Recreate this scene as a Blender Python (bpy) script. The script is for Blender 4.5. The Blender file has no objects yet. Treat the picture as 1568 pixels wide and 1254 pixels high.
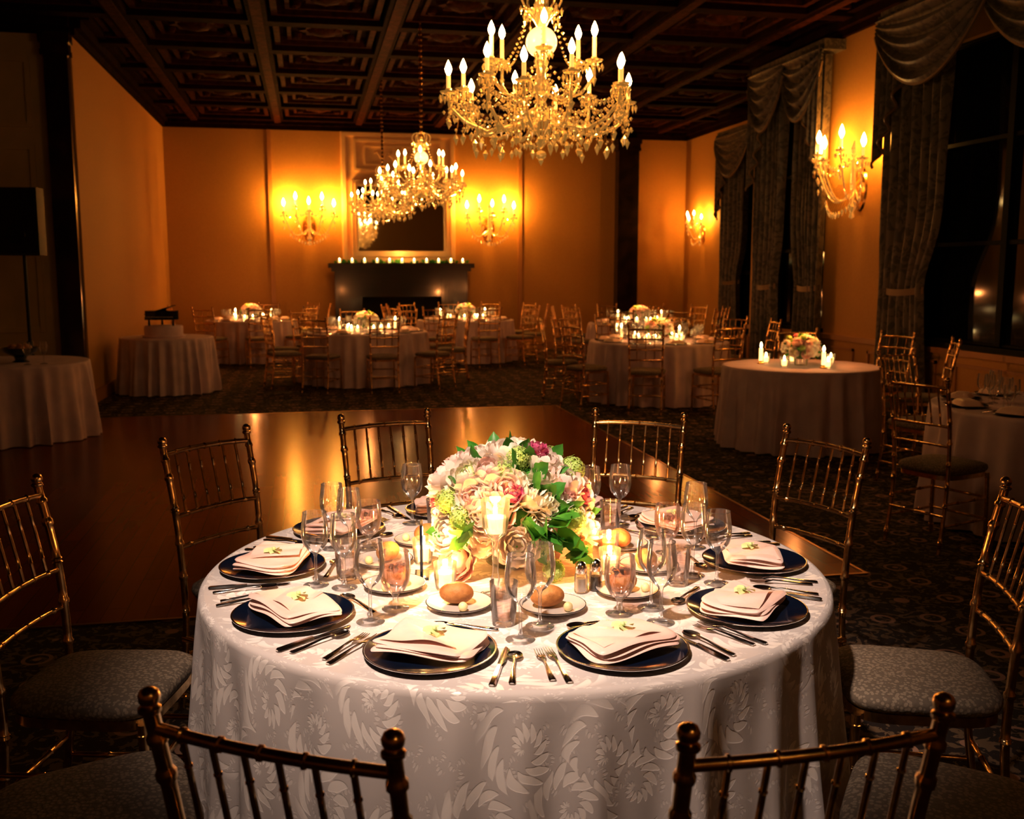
import bpy, math, random
from math import sin, cos, pi, radians, sqrt, exp, atan2
from mathutils import Vector, Matrix
random.seed(7)
sc = bpy.context.scene
try:
    sc.view_settings.view_transform = 'Standard'
    sc.view_settings.look = 'None'
    sc.view_settings.exposure = .2
    sc.view_settings.gamma = .84
except Exception as e:
    print(e)
TH = radians(11.5); CT = cos(TH); ST = sin(TH)
def W(X, Y):            # survey frame -> room frame (a plain rotation)
    return (X*CT + Y*ST, -X*ST + Y*CT)

# ------------------------------------------------------------------ materials
def nt(name):
    m = bpy.data.materials.new(name); m.use_nodes = True
    t = m.node_tree; b = t.nodes['Principled BSDF']
    return m, t, b
def N(t, typ, **kw):
    n = t.nodes.new(typ)
    for k, v in kw.items(): setattr(n, k, v)
    return n
def math_n(t, op, a, b=None, clamp=False):
    n = N(t, 'ShaderNodeMath', operation=op); n.use_clamp = clamp
    for i, x in enumerate((a, b)):
        if x is None: continue
        if isinstance(x, (int, float)): n.inputs[i].default_value = x
        else: t.links.new(x, n.inputs[i])
    return n.outputs[0]
def mixc(t, fac, c1, c2):
    n = N(t, 'ShaderNodeMix', data_type='RGBA')
    if isinstance(fac, (int, float)): n.inputs[0].default_value = fac
    else: t.links.new(fac, n.inputs[0])
    for i, c in ((6, c1), (7, c2)):
        if isinstance(c, tuple): n.inputs[i].default_value = (*c[:3], 1)
        else: t.links.new(c, n.inputs[i])
    return n.outputs[2]
def mat(name, col, rough=.5, metal=0, col2=None, nscale=20, bump=0, bscale=60, emit=None, es=0, spec=None, coat=0, sheen=0, transl=0):
    m, t, b = nt(name)
    b.inputs['Base Color'].default_value = (*col, 1)
    b.inputs['Roughness'].default_value = rough
    b.inputs['Metallic'].default_value = metal
    tc = N(t, 'ShaderNodeTexCoord')
    csock = None
    if col2 is not None:
        n = N(t, 'ShaderNodeTexNoise'); n.inputs['Scale'].default_value = nscale; n.inputs['Detail'].default_value = 5
        t.links.new(tc.outputs['Object'], n.inputs['Vector'])
        r = N(t, 'ShaderNodeMapRange'); r.inputs[1].default_value = .35; r.inputs[2].default_value = .65
        t.links.new(n.outputs[0], r.inputs[0])
        csock = mixc(t, r.outputs[0], col, col2)
        t.links.new(csock, b.inputs['Base Color'])
    if bump:
        n = N(t, 'ShaderNodeTexNoise'); n.inputs['Scale'].default_value = bscale; n.inputs['Detail'].default_value = 4
        t.links.new(tc.outputs['Object'], n.inputs['Vector'])
        bp = N(t, 'ShaderNodeBump'); bp.inputs['Strength'].default_value = bump; bp.inputs['Distance'].default_value = .01
        t.links.new(n.outputs[0], bp.inputs['Height']); t.links.new(bp.outputs[0], b.inputs['Normal'])
    if emit: 
        b.inputs['Emission Color'].default_value = (*emit, 1); b.inputs['Emission Strength'].default_value = es
    if spec is not None: b.inputs['Specular IOR Level'].default_value = spec
    if coat: b.inputs['Coat Weight'].default_value = coat; b.inputs['Coat Roughness'].default_value = .1
    if sheen: b.inputs['Sheen Weight'].default_value = sheen
    if transl:
        out = [n for n in t.nodes if n.type == 'OUTPUT_MATERIAL'][0]
        tl = N(t, 'ShaderNodeBsdfTranslucent'); tl.inputs[0].default_value = (*col, 1)
        if csock is not None: t.links.new(csock, tl.inputs[0])
        mx = N(t, 'ShaderNodeMixShader'); mx.inputs[0].default_value = transl
        t.links.new(b.outputs[0], mx.inputs[1]); t.links.new(tl.outputs[0], mx.inputs[2]); t.links.new(mx.outputs[0], out.inputs[0])
    return m
def thin_glass(name, tint=(1, 1, 1), base=.04, gcol=(1, 1, 1), gain=.6, haze=.05):
    m, t, b = nt(name)
    t.nodes.remove(b); out = [n for n in t.nodes if n.type == 'OUTPUT_MATERIAL'][0]
    tr = N(t, 'ShaderNodeBsdfTransparent'); tr.inputs[0].default_value = (*tint, 1)
    tl = N(t, 'ShaderNodeBsdfTranslucent'); tl.inputs[0].default_value = (1, .95, .9, 1)
    df = N(t, 'ShaderNodeBsdfDiffuse'); df.inputs[0].default_value = (1, .95, .9, 1)
    hz = N(t, 'ShaderNodeMixShader'); hz.inputs[0].default_value = .5
    t.links.new(tl.outputs[0], hz.inputs[1]); t.links.new(df.outputs[0], hz.inputs[2])
    g = N(t, 'ShaderNodeBsdfGlossy'); g.inputs['Roughness'].default_value = .08; g.inputs['Color'].default_value = (*gcol, 1)
    lw = N(t, 'ShaderNodeLayerWeight'); lw.inputs[0].default_value = .3
    m1 = N(t, 'ShaderNodeMixShader')
    t.links.new(math_n(t, 'ADD', math_n(t, 'MULTIPLY', lw.outputs['Facing'], haze*3), haze*.5, True), m1.inputs[0])
    t.links.new(tr.outputs[0], m1.inputs[1]); t.links.new(hz.outputs[0], m1.inputs[2])
    f = math_n(t, 'MULTIPLY', lw.outputs['Fresnel'], gain); f = math_n(t, 'ADD', f, base, True)
    mx = N(t, 'ShaderNodeMixShader'); t.links.new(f, mx.inputs[0])
    t.links.new(m1.outputs[0], mx.inputs[1]); t.links.new(g.outputs[0], mx.inputs[2])
    t.links.new(mx.outputs[0], out.inputs[0])
    return m
def emis(name, col, s):
    m, t, b = nt(name)
    b.inputs['Base Color'].default_value = (*col, 1)
    b.inputs['Emission Color'].default_value = (*col, 1); b.inputs['Emission Strength'].default_value = s
    return m
def damask(name, ca, cb, scale=6.0, ra=.8, rb=.38):
    # acanthus-like scrolls: log-spiral stems plus leaf lobes around scattered centres
    m, t, b = nt(name)
    tc = N(t, 'ShaderNodeTexCoord')
    mp = N(t, 'ShaderNodeMapping'); mp.inputs['Scale'].default_value = (scale, scale*.8, scale)
    t.links.new(tc.outputs['UV'], mp.inputs[0])
    nz = N(t, 'ShaderNodeTexNoise'); nz.inputs['Scale'].default_value = 1.3; nz.inputs['Detail'].default_value = 1
    t.links.new(mp.outputs[0], nz.inputs['Vector'])
    sub = N(t, 'ShaderNodeVectorMath', operation='SUBTRACT'); t.links.new(nz.outputs['Color'], sub.inputs[0]); sub.inputs[1].default_value = (.5, .5, .5)
    scl = N(t, 'ShaderNodeVectorMath', operation='SCALE'); t.links.new(sub.outputs[0], scl.inputs[0]); scl.inputs['Scale'].default_value = .35
    add = N(t, 'ShaderNodeVectorMath', operation='ADD'); t.links.new(mp.outputs[0], add.inputs[0]); t.links.new(scl.outputs[0], add.inputs[1])
    def layer(vec, scl_, arms, k, p, thr, r1, r0, lobes, la):
        sc_ = N(t, 'ShaderNodeVectorMath', operation='SCALE'); t.links.new(vec, sc_.inputs[0]); sc_.inputs['Scale'].default_value = scl_
        vo = N(t, 'ShaderNodeTexVoronoi', voronoi_dimensions='2D'); vo.inputs['Scale'].default_value = 1; vo.inputs['Randomness'].default_value = .8
        t.links.new(sc_.outputs[0], vo.inputs['Vector'])
        d = N(t, 'ShaderNodeVectorMath', operation='SUBTRACT'); t.links.new(sc_.outputs[0], d.inputs[0]); t.links.new(vo.outputs['Position'], d.inputs[1])
        sp = N(t, 'ShaderNodeSeparateXYZ'); t.links.new(d.outputs[0], sp.inputs[0])
        cs = N(t, 'ShaderNodeSeparateColor'); t.links.new(vo.outputs['Color'], cs.inputs[0])
        sg = math_n(t, 'SUBTRACT', math_n(t, 'MULTIPLY', math_n(t, 'GREATER_THAN', cs.outputs[0], .5), 2.0), 1.0)
        an = math_n(t, 'MULTIPLY', math_n(t, 'ARCTAN2', sp.outputs[1], sp.outputs[0]), sg); dist = vo.outputs['Distance']
        lg = math_n(t, 'POWER', math_n(t, 'ADD', dist, .02), p)
        s = math_n(t, 'SINE', math_n(t, 'ADD', math_n(t, 'MULTIPLY', an, arms), math_n(t, 'MULTIPLY', lg, k)))
        lf = math_n(t, 'SINE', math_n(t, 'ADD', math_n(t, 'MULTIPLY', an, lobes), math_n(t, 'MULTIPLY', dist, -40.0)))
        s = math_n(t, 'ADD', s, math_n(t, 'MULTIPLY', lf, la))
        mr = N(t, 'ShaderNodeMapRange'); mr.inputs[1].default_value = thr; mr.inputs[2].default_value = thr+.18; t.links.new(s, mr.inputs[0])
        ms = N(t, 'ShaderNodeMapRange'); ms.inputs[1].default_value = r0; ms.inputs[2].default_value = r1; t.links.new(dist, ms.inputs[0])
        return math_n(t, 'MULTIPLY', mr.outputs[0], ms.outputs[0], True)
    a1 = layer(add.outputs[0], 1.0, 1.0, 15.0, .45, .40, .50, .64, 11.0, .50)
    a2 = layer(add.outputs[0], 2.7, 3.0, 8.0, .5, .62, .30, .40, 7.0, .4)
    pat = math_n(t, 'MAXIMUM', a1, math_n(t, 'MULTIPLY', a2, .5))
    t.links.new(mixc(t, pat, ca, cb), b.inputs['Base Color'])
    rr = N(t, 'ShaderNodeMapRange'); rr.inputs[3].default_value = ra; rr.inputs[4].default_value = rb; t.links.new(pat, rr.inputs[0])
    t.links.new(rr.outputs[0], b.inputs['Roughness'])
    bp = N(t, 'ShaderNodeBump'); bp.inputs['Strength'].default_value = .3; bp.inputs['Distance'].default_value = .002
    t.links.new(pat, bp.inputs['Height']); t.links.new(bp.outputs[0], b.inputs['Normal'])
    return m

M_cloth = damask('damask_cloth', (.62, .56, .54), (.90, .83, .79))
M_cloth_bg = mat('linen_cloth', (.74, .60, .68), .8, col2=(.62, .50, .58), nscale=6)
M_gold = mat('antique_gold', (.95, .66, .32), .24, 1.0, col2=(.60, .38, .16), nscale=35)
def seatmat():
    m, t, b = nt('seat_fabric')
    tc = N(t, 'ShaderNodeTexCoord'); vo = N(t, 'ShaderNodeTexVoronoi'); vo.inputs['Scale'].default_value = 95
    t.links.new(tc.outputs['Object'], vo.inputs['Vector'])
    t.links.new(mixc(t, math_n(t, 'GREATER_THAN', vo.outputs['Distance'], .45), (.30, .235, .17), (.17, .13, .095)), b.inputs['Base Color'])
    b.inputs['Roughness'].default_value = .8
    bp = N(t, 'ShaderNodeBump'); bp.inputs['Strength'].default_value = .4; bp.inputs['Distance'].default_value = .003
    t.links.new(vo.outputs['Distance'], bp.inputs['Height']); t.links.new(bp.outputs[0], b.inputs['Normal'])
    return m
M_seat = seatmat()
M_glass = thin_glass('clear_glass', (1, 1, 1), .07, gain=.85, haze=.04)
M_water = thin_glass('water', (1.0, .90, .86), .05, gain=.4, haze=.03)
M_black = mat('navy_glaze', (.004, .010, .028), .1, coat=.5)
M_silver = mat('silver', (.88, .85, .82), .16, 1)
M_china = mat('china', (.62, .58, .54), .2, coat=.4)
M_napkin = mat('satin_napkin', (.94, .72, .65), .42, sheen=.3, col2=(.88, .60, .52), nscale=7, bump=.2, bscale=28)
M_palegreen = mat('pale_green_petal', (.66, .74, .38), .6)
M_bread = mat('bread_crust', (.62, .30, .10), .6, col2=(.42, .17, .05), nscale=25, bump=.3, bscale=90)
M_butter = mat('butter', (.9, .78, .45), .45)
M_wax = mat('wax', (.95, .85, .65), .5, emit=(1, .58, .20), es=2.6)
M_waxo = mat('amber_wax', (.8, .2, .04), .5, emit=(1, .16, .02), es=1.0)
M_flame = emis('flame', (1, .70, .28), 45)
M_bulb = emis('candle_bulb', (1, .66, .25), 40)
M_cand = mat('candle_sleeve', (.9, .7, .4), .5, emit=(1, .5, .13), es=1.0)
M_crglow = mat('glowing_crystal_glass', (1.0, .80, .46), .10, .85, emit=(1, .48, .10), es=.28)  # drops and arms give no light themselves; emission painted in as sparkle
M_brass = mat('brass', (.7, .42, .14), .22, 1)
M_globe = mat('opal_globe', (.9, .8, .55), .25, emit=(1, .66, .30), es=1.0)
PET = [mat('petal_blush', (1, .66, .60), .6, col2=(1, .84, .78), nscale=30, transl=.3),
       mat('petal_ivory', (1, .95, .86), .6, col2=(1, .86, .78), nscale=25, transl=.3),
       mat('petal_magenta', (.62, .10, .26), .6, col2=(.8, .3, .42), nscale=40, transl=.3),
       mat('petal_cream', (1, .95, .74), .6, col2=(1, .88, .72), nscale=30, transl=.3),
       mat('petal_peach', (.98, .50, .20), .6, col2=(.98, .64, .36), nscale=30, transl=.3)]
M_leaf = mat('leaf', (.06, .24, .03), .42, col2=(.10, .34, .05), nscale=20, transl=.2)
M_vib = mat('viburnum', (.45, .62, .14), .6, col2=(.62, .76, .30), nscale=50, transl=.25)
M_dkmarble = mat('dark_marble', (.010, .005, .0035), .2, col2=(.030, .012, .007), nscale=5, coat=.3)
M_cream = mat('cream_panel', (.80, .56, .28), .5, col2=(.74, .50, .24), nscale=3)
M_ret = mat('aged_cream_panel', (.66, .50, .26), .5, col2=(.58, .43, .22), nscale=3)
M_trim = mat('cream_trim', (.40, .19, .05), .5)
M_mirror = mat('mirror', (.88, .85, .8), .03, 1)
M_soot = mat('firebox', (.008, .006, .005), .9)
M_darkwood = mat('carved_ceiling', (.022, .005, .003), .75, col2=(.011, .003, .002), nscale=4, bump=.7, bscale=16, spec=.03)
M_gildwood = mat('gilt_carving', (.068, .016, .006), .7, col2=(.030, .007, .003), nscale=12, bump=.9, bscale=26, spec=.05)
M_night = mat('night_window', (.004, .005, .008), .06)
M_winframe = mat('window_frame', (.006, .005, .004), .6, spec=.1)
M_spk = mat('speaker_black', (.012, .012, .013), .6, bump=.3, bscale=300)
M_steel = mat('black_metal', (.02, .02, .02), .35, .6)
M_brassrim = mat('brass_edge', (.35, .18, .06), .4, 1)
def wallmat():
    m, t, b = nt('gold_wallpaper')
    tc = N(t, 'ShaderNodeTexCoord')
    n = N(t, 'ShaderNodeTexNoise'); n.inputs['Scale'].default_value = 45; n.inputs['Detail'].default_value = 3
    t.links.new(tc.outputs['Object'], n.inputs['Vector'])
    n2 = N(t, 'ShaderNodeTexNoise'); n2.inputs['Scale'].default_value = .9
    t.links.new(tc.outputs['Object'], n2.inputs['Vector'])
    c = mixc(t, n.outputs[0], (.42, .225, .055), (.53, .31, .09))
    c = mixc(t, math_n(t, 'MULTIPLY', n2.outputs[0], .5), c, (.42, .215, .05))
    t.links.new(c, b.inputs['Base Color']); b.inputs['Roughness'].default_value = .7
    b.inputs['Specular IOR Level'].default_value = .2
    return m
M_wall = wallmat()
def carpetmat():
    m, t, b = nt('patterned_carpet')
    tc = N(t, 'ShaderNodeTexCoord')
    vo = N(t, 'ShaderNodeTexVoronoi'); vo.inputs['Scale'].default_value = 4.2; vo.inputs['Randomness'].default_value = .3
    t.links.new(tc.outputs['Object'], vo.inputs['Vector'])
    ring = math_n(t, 'SINE', math_n(t, 'MULTIPLY', vo.outputs['Distance'], 34))
    mk = math_n(t, 'LESS_THAN', vo.outputs['Distance'], .32)
    nz = N(t, 'ShaderNodeTexNoise'); nz.inputs['Scale'].default_value = 16; nz.inputs['Detail'].default_value = 3; nz.inputs['Distortion'].default_value = 1.5
    t.links.new(tc.outputs['Object'], nz.inputs['Vector'])
    fl = math_n(t, 'GREATER_THAN', nz.outputs[0], .54)
    rg = math_n(t, 'MULTIPLY', math_n(t, 'GREATER_THAN', ring, .35), mk)
    c = mixc(t, fl, (.030, .021, .018), (.15, .10, .06))
    c = mixc(t, rg, c, (.32, .19, .13))
    t.links.new(c, b.inputs['Base Color']); b.inputs['Roughness'].default_value = .95
    b.inputs['Specular IOR Level'].default_value = .1
    return m
M_carpet = carpetmat()
def parquet():
    m, t, b = nt('parquet')
    tc = N(t, 'ShaderNodeTexCoord')
    br = N(t, 'ShaderNodeTexBrick'); br.inputs['Scale'].default_value = 1.0
    br.inputs['Brick Width'].default_value = .9; br.inputs['Row Height'].default_value = .1; br.inputs['Mortar Size'].default_value = .002
    br.inputs['Color1'].default_value = (.20, .040, .009, 1); br.inputs['Color2'].default_value = (.11, .021, .005, 1); br.inputs['Mortar'].default_value = (.04, .012, .005, 1)
    mp = N(t, 'ShaderNodeMapping'); mp.inputs['Rotation'].default_value = (0, 0, pi/2)
    t.links.new(tc.outputs['Object'], mp.inputs[0]); t.links.new(mp.outputs[0], br.inputs['Vector'])
    mp2 = N(t, 'ShaderNodeMapping'); mp2.inputs['Scale'].default_value = (22, 1.5, 1)
    t.links.new(tc.outputs['Object'], mp2.inputs[0])
    nz = N(t, 'ShaderNodeTexNoise'); nz.inputs['Scale'].default_value = 1; nz.inputs['Detail'].default_value = 4
    t.links.new(mp2.outputs[0], nz.inputs['Vector'])
    c = mixc(t, math_n(t, 'MULTIPLY', nz.outputs[0], .5), br.outputs['Color'], (.27, .055, .012))
    t.links.new(c, b.inputs['Base Color']); b.inputs['Roughness'].default_value = .2
    b.inputs['Specular IOR Level'].default_value = .09
    b.inputs['Specular Tint'].default_value = (1, .5, .25, 1)
    return m
M_parq = parquet()
def drapemat():
    m, t, b = nt('drapery')
    tc = N(t, 'ShaderNodeTexCoord')
    nz = N(t, 'ShaderNodeTexNoise'); nz.inputs['Scale'].default_value = 7; nz.inputs['Detail'].default_value = 3; nz.inputs['Distortion'].default_value = 2
    t.links.new(tc.outputs['Object'], nz.inputs['Vector'])
    c = mixc(t, math_n(t, 'GREATER_THAN', nz.outputs[0], .52), (.13, .105, .07), (.06, .05, .036))
    t.links.new(c, b.inputs['Base Color']); b.inputs['Roughness'].default_value = .5; b.inputs['Sheen Weight'].default_value = .1
    return m
M_drape = drapemat()
M_fringe = mat('gold_fringe', (.16, .10, .045), .6, .2)

# ------------------------------------------------------------------ mesh builder
class MB:
    def __init__(s): s.v = []; s.f = []; s.m = []; s.uv = {}
    def add(s, vs, fs, mt=0, M=None, uvs=None):
        o = len(s.v)
        for p in vs:
            p = Vector(p)
            if M is not None: p = M @ p
            s.v.append(p[:])
        for i, f in enumerate(fs):
            if uvs: s.uv[len(s.f)] = uvs[i]
            s.f.append(tuple(o+k for k in f)); s.m.append(mt)
    def box(s, x0, x1, y0, y1, z0, z1, mt=0, M=None):
        v = [(x0,y0,z0),(x1,y0,z0),(x1,y1,z0),(x0,y1,z0),(x0,y0,z1),(x1,y0,z1),(x1,y1,z1),(x0,y1,z1)]
        s.add(v, [(0,3,2,1),(4,5,6,7),(0,1,5,4),(1,2,6,5),(2,3,7,6),(3,0,4,7)], mt, M)
    def lathe(s, prof, n=24, mt=0, M=None, wob=None):
        vs = []; fs = []
        for (r, z) in prof:
            r = max(r, 1e-4)
            for i in range(n):
                a = 2*pi*i/n; k = 1 if wob is None else wob(a, z)
                vs.append((r*k*cos(a), r*k*sin(a), z))
        for j in range(len(prof)-1):
            for i in range(n):
                i2 = (i+1) % n
                fs.append((j*n+i, j*n+i2, (j+1)*n+i2, (j+1)*n+i))
        s.add(vs, fs, mt, M)
    def tube(s, pts, rad, n=8, mt=0, M=None):
        pts = [Vector(p) for p in pts]; L = len(pts)
        if not isinstance(rad, (list, tuple)): rad = [rad]*L
        tg = [(pts[min(i+1, L-1)]-pts[max(i-1, 0)]).normalized() for i in range(L)]
        u = tg[0].orthogonal().normalized()
        vs = []; fs = []
        for i in range(L):
            u = (u - tg[i]*u.dot(tg[i]))
            u = u.normalized() if u.length > 1e-6 else tg[i].orthogonal().normalized()
            w = tg[i].cross(u)
            for k in range(n):
                a = 2*pi*k/n
                vs.append((pts[i] + (u*cos(a)+w*sin(a))*rad[i])[:])
        for i in range(L-1):
            for k in range(n):
                k2 = (k+1) % n
                fs.append((i*n+k, i*n+k2, (i+1)*n+k2, (i+1)*n+k))
        fs.append(tuple(range(n-1, -1, -1))); fs.append(tuple((L-1)*n+k for k in range(n)))
        s.add(vs, fs, mt, M)
    def sphere(s, c, r, nu=14, nv=8, mt=0, M=None, sc3=(1,1,1)):
        T = Matrix.Translation(c) @ Matrix.Diagonal((*sc3, 1))
        if M is not None: T = M @ T
        s.lathe([(r*sin(pi*j/nv), -r*cos(pi*j/nv)) for j in range(nv+1)], nu, mt, T)
    def gem(s, c, w, h, mt=0, n=6):
        x, y, z = c
        a0 = random.random()
        vs = [(x, y, z-h), (x, y, z+h*.6)] + [(x+w*cos(a0+2*pi*i/n), y+w*sin(a0+2*pi*i/n), z) for i in range(n)]
        fs = []
        for i in range(n):
            j = (i+1) % n
            fs += [(0, 2+j, 2+i), (1, 2+i, 2+j)]
        s.add(vs, fs, mt)
    def prism(s, ol, z0, z1, mt=0, M=None):
        n = len(ol)
        vs = [(x, y, z0) for x, y in ol]+[(x, y, z1) for x, y in ol]
        fs = [tuple(range(n-1, -1, -1)), tuple(range(n, 2*n))]+[(i, (i+1) % n, n+(i+1) % n, n+i) for i in range(n)]
        s.add(vs, fs, mt, M)
    def grid(s, fn, nu, nv, mt=0, M=None, uvf=None):
        vs = [fn(i/nu, j/nv) for j in range(nv+1) for i in range(nu+1)]
        fs = []; uvs = [] if uvf else None
        for j in range(nv):
            for i in range(nu):
                fs.append((j*(nu+1)+i, j*(nu+1)+i+1, (j+1)*(nu+1)+i+1, (j+1)*(nu+1)+i))
                if uvf: uvs.append([uvf(i/nu, j/nv), uvf((i+1)/nu, j/nv), uvf((i+1)/nu, (j+1)/nv), uvf(i/nu, (j+1)/nv)])
        s.add(vs, fs, mt, M, uvs)
    def mesh(s, name, mats, ang=42):
        me = bpy.data.meshes.new(name)
        me.from_pydata(s.v, [], s.f)
        for m in mats: me.materials.append(m)
        me.polygons.foreach_set('material_index', s.m)
        me.polygons.foreach_set('use_smooth', [True]*len(s.f))
        if s.uv:
            ul = me.uv_layers.new(name='UVMap')
            for p in me.polygons:
                if p.index in s.uv:
                    for li, q in zip(p.loop_indices, s.uv[p.index]): ul.data[li].uv = q
        me.update()
        try: me.set_sharp_from_angle(angle=radians(ang))
        except Exception as e: print('sharp', e)
        return me
    def obj(s, name, mats, loc=(0,0,0), rz=0, ang=42, scale=1):
        return place(s.mesh(name, mats, ang), name, loc, rz, scale)
def place(me, name, loc=(0,0,0), rz=0, scale=1, rx=0):
    o = bpy.data.objects.new(name, me)
    sc.collection.objects.link(o)
    o.location = loc; o.rotation_euler = (rx, 0, rz); o.scale = (scale,)*3
    return o
def adopt(child, par):
    child.parent = par
    child.matrix_parent_inverse = par.matrix_basis.inverted()
def light(name, kind, loc, power, col, radius=.05, par=None, target=None, spot=None, blend=.5):
    l = bpy.data.lights.new(name, kind); l.energy = power; l.color = col
    l.shadow_soft_size = radius
    o = bpy.data.objects.new(name, l); sc.collection.objects.link(o); o.location = loc
    if target is not None:
        o.rotation_euler = (Vector(target)-Vector(loc)).to_track_quat('-Z', 'Y').to_euler()
    if spot: l.spot_size = radians(spot); l.spot_blend = blend
    if par: adopt(o, par)
    return o

# ------------------------------------------------------------------ room shell
A_L, A_LN, A_RF, A_RN = -2.64, -6.6, 7.95, 6.3
B_BACK, B_FRONT, B_RET, B_JOG = 20.5, -4.0, 12.9, 13.6
ZC = 4.66
def simple_box(name, x0, x1, y0, y1, z0, z1, m):
    mb = MB(); mb.box(x0, x1, y0, y1, z0, z1); return mb.obj(name, [m])
simple_box('floor', A_LN-.2, A_RF+.2, B_FRONT-.2, B_BACK+.2, -.15, 0, M_carpet)
simple_box('wall_back', A_L-.2, A_RF+.2, B_BACK, B_BACK+.2, 0, ZC, M_wall)
simple_box('wall_left_far', A_L-.2, A_L, B_RET, B_BACK, 0, ZC, M_wall)
simple_box('wall_left_return', A_LN, A_L-.2, B_RET, B_RET+.2, 0, ZC, M_ret)
simple_box('wall_left_near', A_LN-.2, A_LN, B_FRONT, B_RET+.2, 0, ZC, M_wall)
simple_box('wall_front', A_LN-.2, A_RN+.2, B_FRONT-.2, B_FRONT, 0, ZC, M_wall)
simple_box('wall_right_far', A_RF, A_RF+.2, B_JOG, B_BACK, 0, ZC, M_wall)
simple_box('wall_right_return', A_RN+.2, A_RF+.2, B_JOG-.2, B_JOG, 0, ZC, M_wall)
WIN = [(7.0, 9.6), (11.5, 12.9)]
Z_S, Z_H = .92, 3.85
mb = MB()
edges = [B_FRONT]
for w in WIN: edges += list(w)
edges.append(B_JOG)
for i in range(0, len(edges), 2): mb.box(A_RN, A_RN+.2, edges[i], edges[i+1], 0, ZC)
for w in WIN:
    mb.box(A_RN, A_RN+.2, w[0], w[1], 0, Z_S); mb.box(A_RN, A_RN+.2, w[0], w[1], Z_H, ZC)
mb.obj('wall_right_near', [M_wall])
def window(name, A, b0, b1):
    mb = MB()
    mb.box(A+.12, A+.14, b0, b1, Z_S, Z_H, 0)
    for k in range(3):
        y = b0+(b1-b0)*k/2
        mb.box(A+.06, A+.16, max(b0, y-.04), min(b1, y+.04), Z_S, Z_H, 1)
    for k in range(4):
        z = Z_S+(Z_H-Z_S)*k/3
        mb.box(A+.08, A+.15, b0, b1, max(Z_S, z-.02), min(Z_H, z+.02), 1)
    mb.box(A-.06, A+.12, b0-.05, b1+.05, Z_S-.05, Z_S, 1)
    return mb.obj(name, [M_night, M_winframe])
window('window_1', A_RN, *WIN[0]); window('window_2', A_RN, *WIN[1])
mb = MB(); mb.box(A_RF-.03, A_RF, 15.7, 17.9, .5, Z_H, 0)
for y in (15.7, 16.8, 17.9): mb.box(A_RF-.07, A_RF, y-.04, y+.04, .5, Z_H, 1)
for z in (.5, 1.6, 2.7, 3.85): mb.box(A_RF-.06, A_RF, 15.7, 17.9, z-.03, z+.03, 1)
mb.obj('window_3', [M_night, M_winframe])
def bb(name, x0, x1, y0, y1):
    mb = MB(); mb.box(x0, x1, y0, y1, 0, .16, 0); mb.obj(name, [M_trim])
bb('baseboard_back', A_L, A_RF, B_BACK-.03, B_BACK)
bb('baseboard_left', A_L, A_L+.03, B_RET, B_BACK-.03)
bb('baseboard_right', A_RN-.03, A_RN, B_FRONT, B_JOG)
mb = MB(); mb.box(A_RN-.04, A_RN, B_FRONT, B_JOG, .80, .86)
for k in range(11):
    y0 = B_FRONT+.3+k*1.6
    for q in ((y0, y0+1.3, .25, .28), (y0, y0+1.3, .69, .72), (y0, y0+.03, .25, .72), (y0+1.27, y0+1.3, .25, .72)):
        mb.box(A_RN-.02, A_RN, q[0], q[1], q[2], q[3])
mb.obj('trim_1', [M_trim])
mb = MB()
def corn(x0, x1, y0, y1):
    for k, (d, z0, z1) in enumerate(((.05, 4.36, 4.44), (.12, 4.44, 4.54), (.22, 4.54, ZC))):
        mb.box(x0-(d if x0 == x1 else 0), x1+(d if x0 == x1 else 0), y0-(d if y0 == y1 else 0), y1+(d if y0 == y1 else 0), z0, z1)
corn(A_L, A_RF, B_BACK, B_BACK); corn(A_L, A_L, B_RET, B_BACK); corn(A_LN, A_L, B_RET, B_RET)
corn(A_RF, A_RF, B_JOG, B_BACK); corn(A_RN, A_RN, B_FRONT, B_JOG); corn(A_LN, A_LN, B_FRONT, B_RET)
for k in range(60):
    mb.box(A_L+.08+k*.175, A_L+.17+k*.175, B_BACK-.16, B_BACK-.1, 4.44, 4.52)
mb.obj('trim_2', [M_darkwood])
mb = MB(); mb.box(A_LN-.2, A_RF+.2, B_FRONT-.2, B_BACK+.2, ZC, ZC+.2)
mb.obj('ceiling', [M_darkwood])
mb = MB()
cs = 1.55; nx = 9; ny = 15
x_0 = 1.84-cs*4.5; y_0 = B_BACK-.25-ny*cs
for i in range(nx+1):
    x = x_0+i*cs; mb.box(x-.11, x+.11, B_FRONT, B_BACK, ZC-.16, ZC); mb.box(x-.06, x+.06, B_FRONT, B_BACK, ZC-.19, ZC-.16, 1)
for j in range(ny+1):
    y = y_0+j*cs; mb.box(A_LN, A_RF, y-.11, y+.11, ZC-.159, ZC)
for i in range(nx):
    for j in range(ny):
        cx = x_0+(i+.5)*cs; cy = y_0+(j+.5)*cs
        T = Matrix.Translation((cx, cy, ZC))
        for (h, w, d) in ((.62, .07, .10), (.46, .05, .06)):
            for q in ((-h, h, -h, -h+w), (-h, h, h-w, h), (-h, -h+w, -h+w, h-w), (h-w, h, -h+w, h-w)):
                mb.box(q[0], q[1], q[2], q[3], -d, 0, 1, T)
        mb.lathe([(.30, 0), (.28, -.05), (.2, -.03), (.16, -.07), (.06, -.10), (0, -.11)], 16, 1, T, wob=lambda a, z: 1+.13*cos(8*a))
        for (sx, sy) in ((1,1),(1,-1),(-1,1),(-1,-1)):
            mb.sphere((cx+sx*.34, cy+sy*.34, ZC-.01), .07, 8, 4, 1)
mb.obj('coffered_ceiling_beams', [M_darkwood, M_gildwood])

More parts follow.
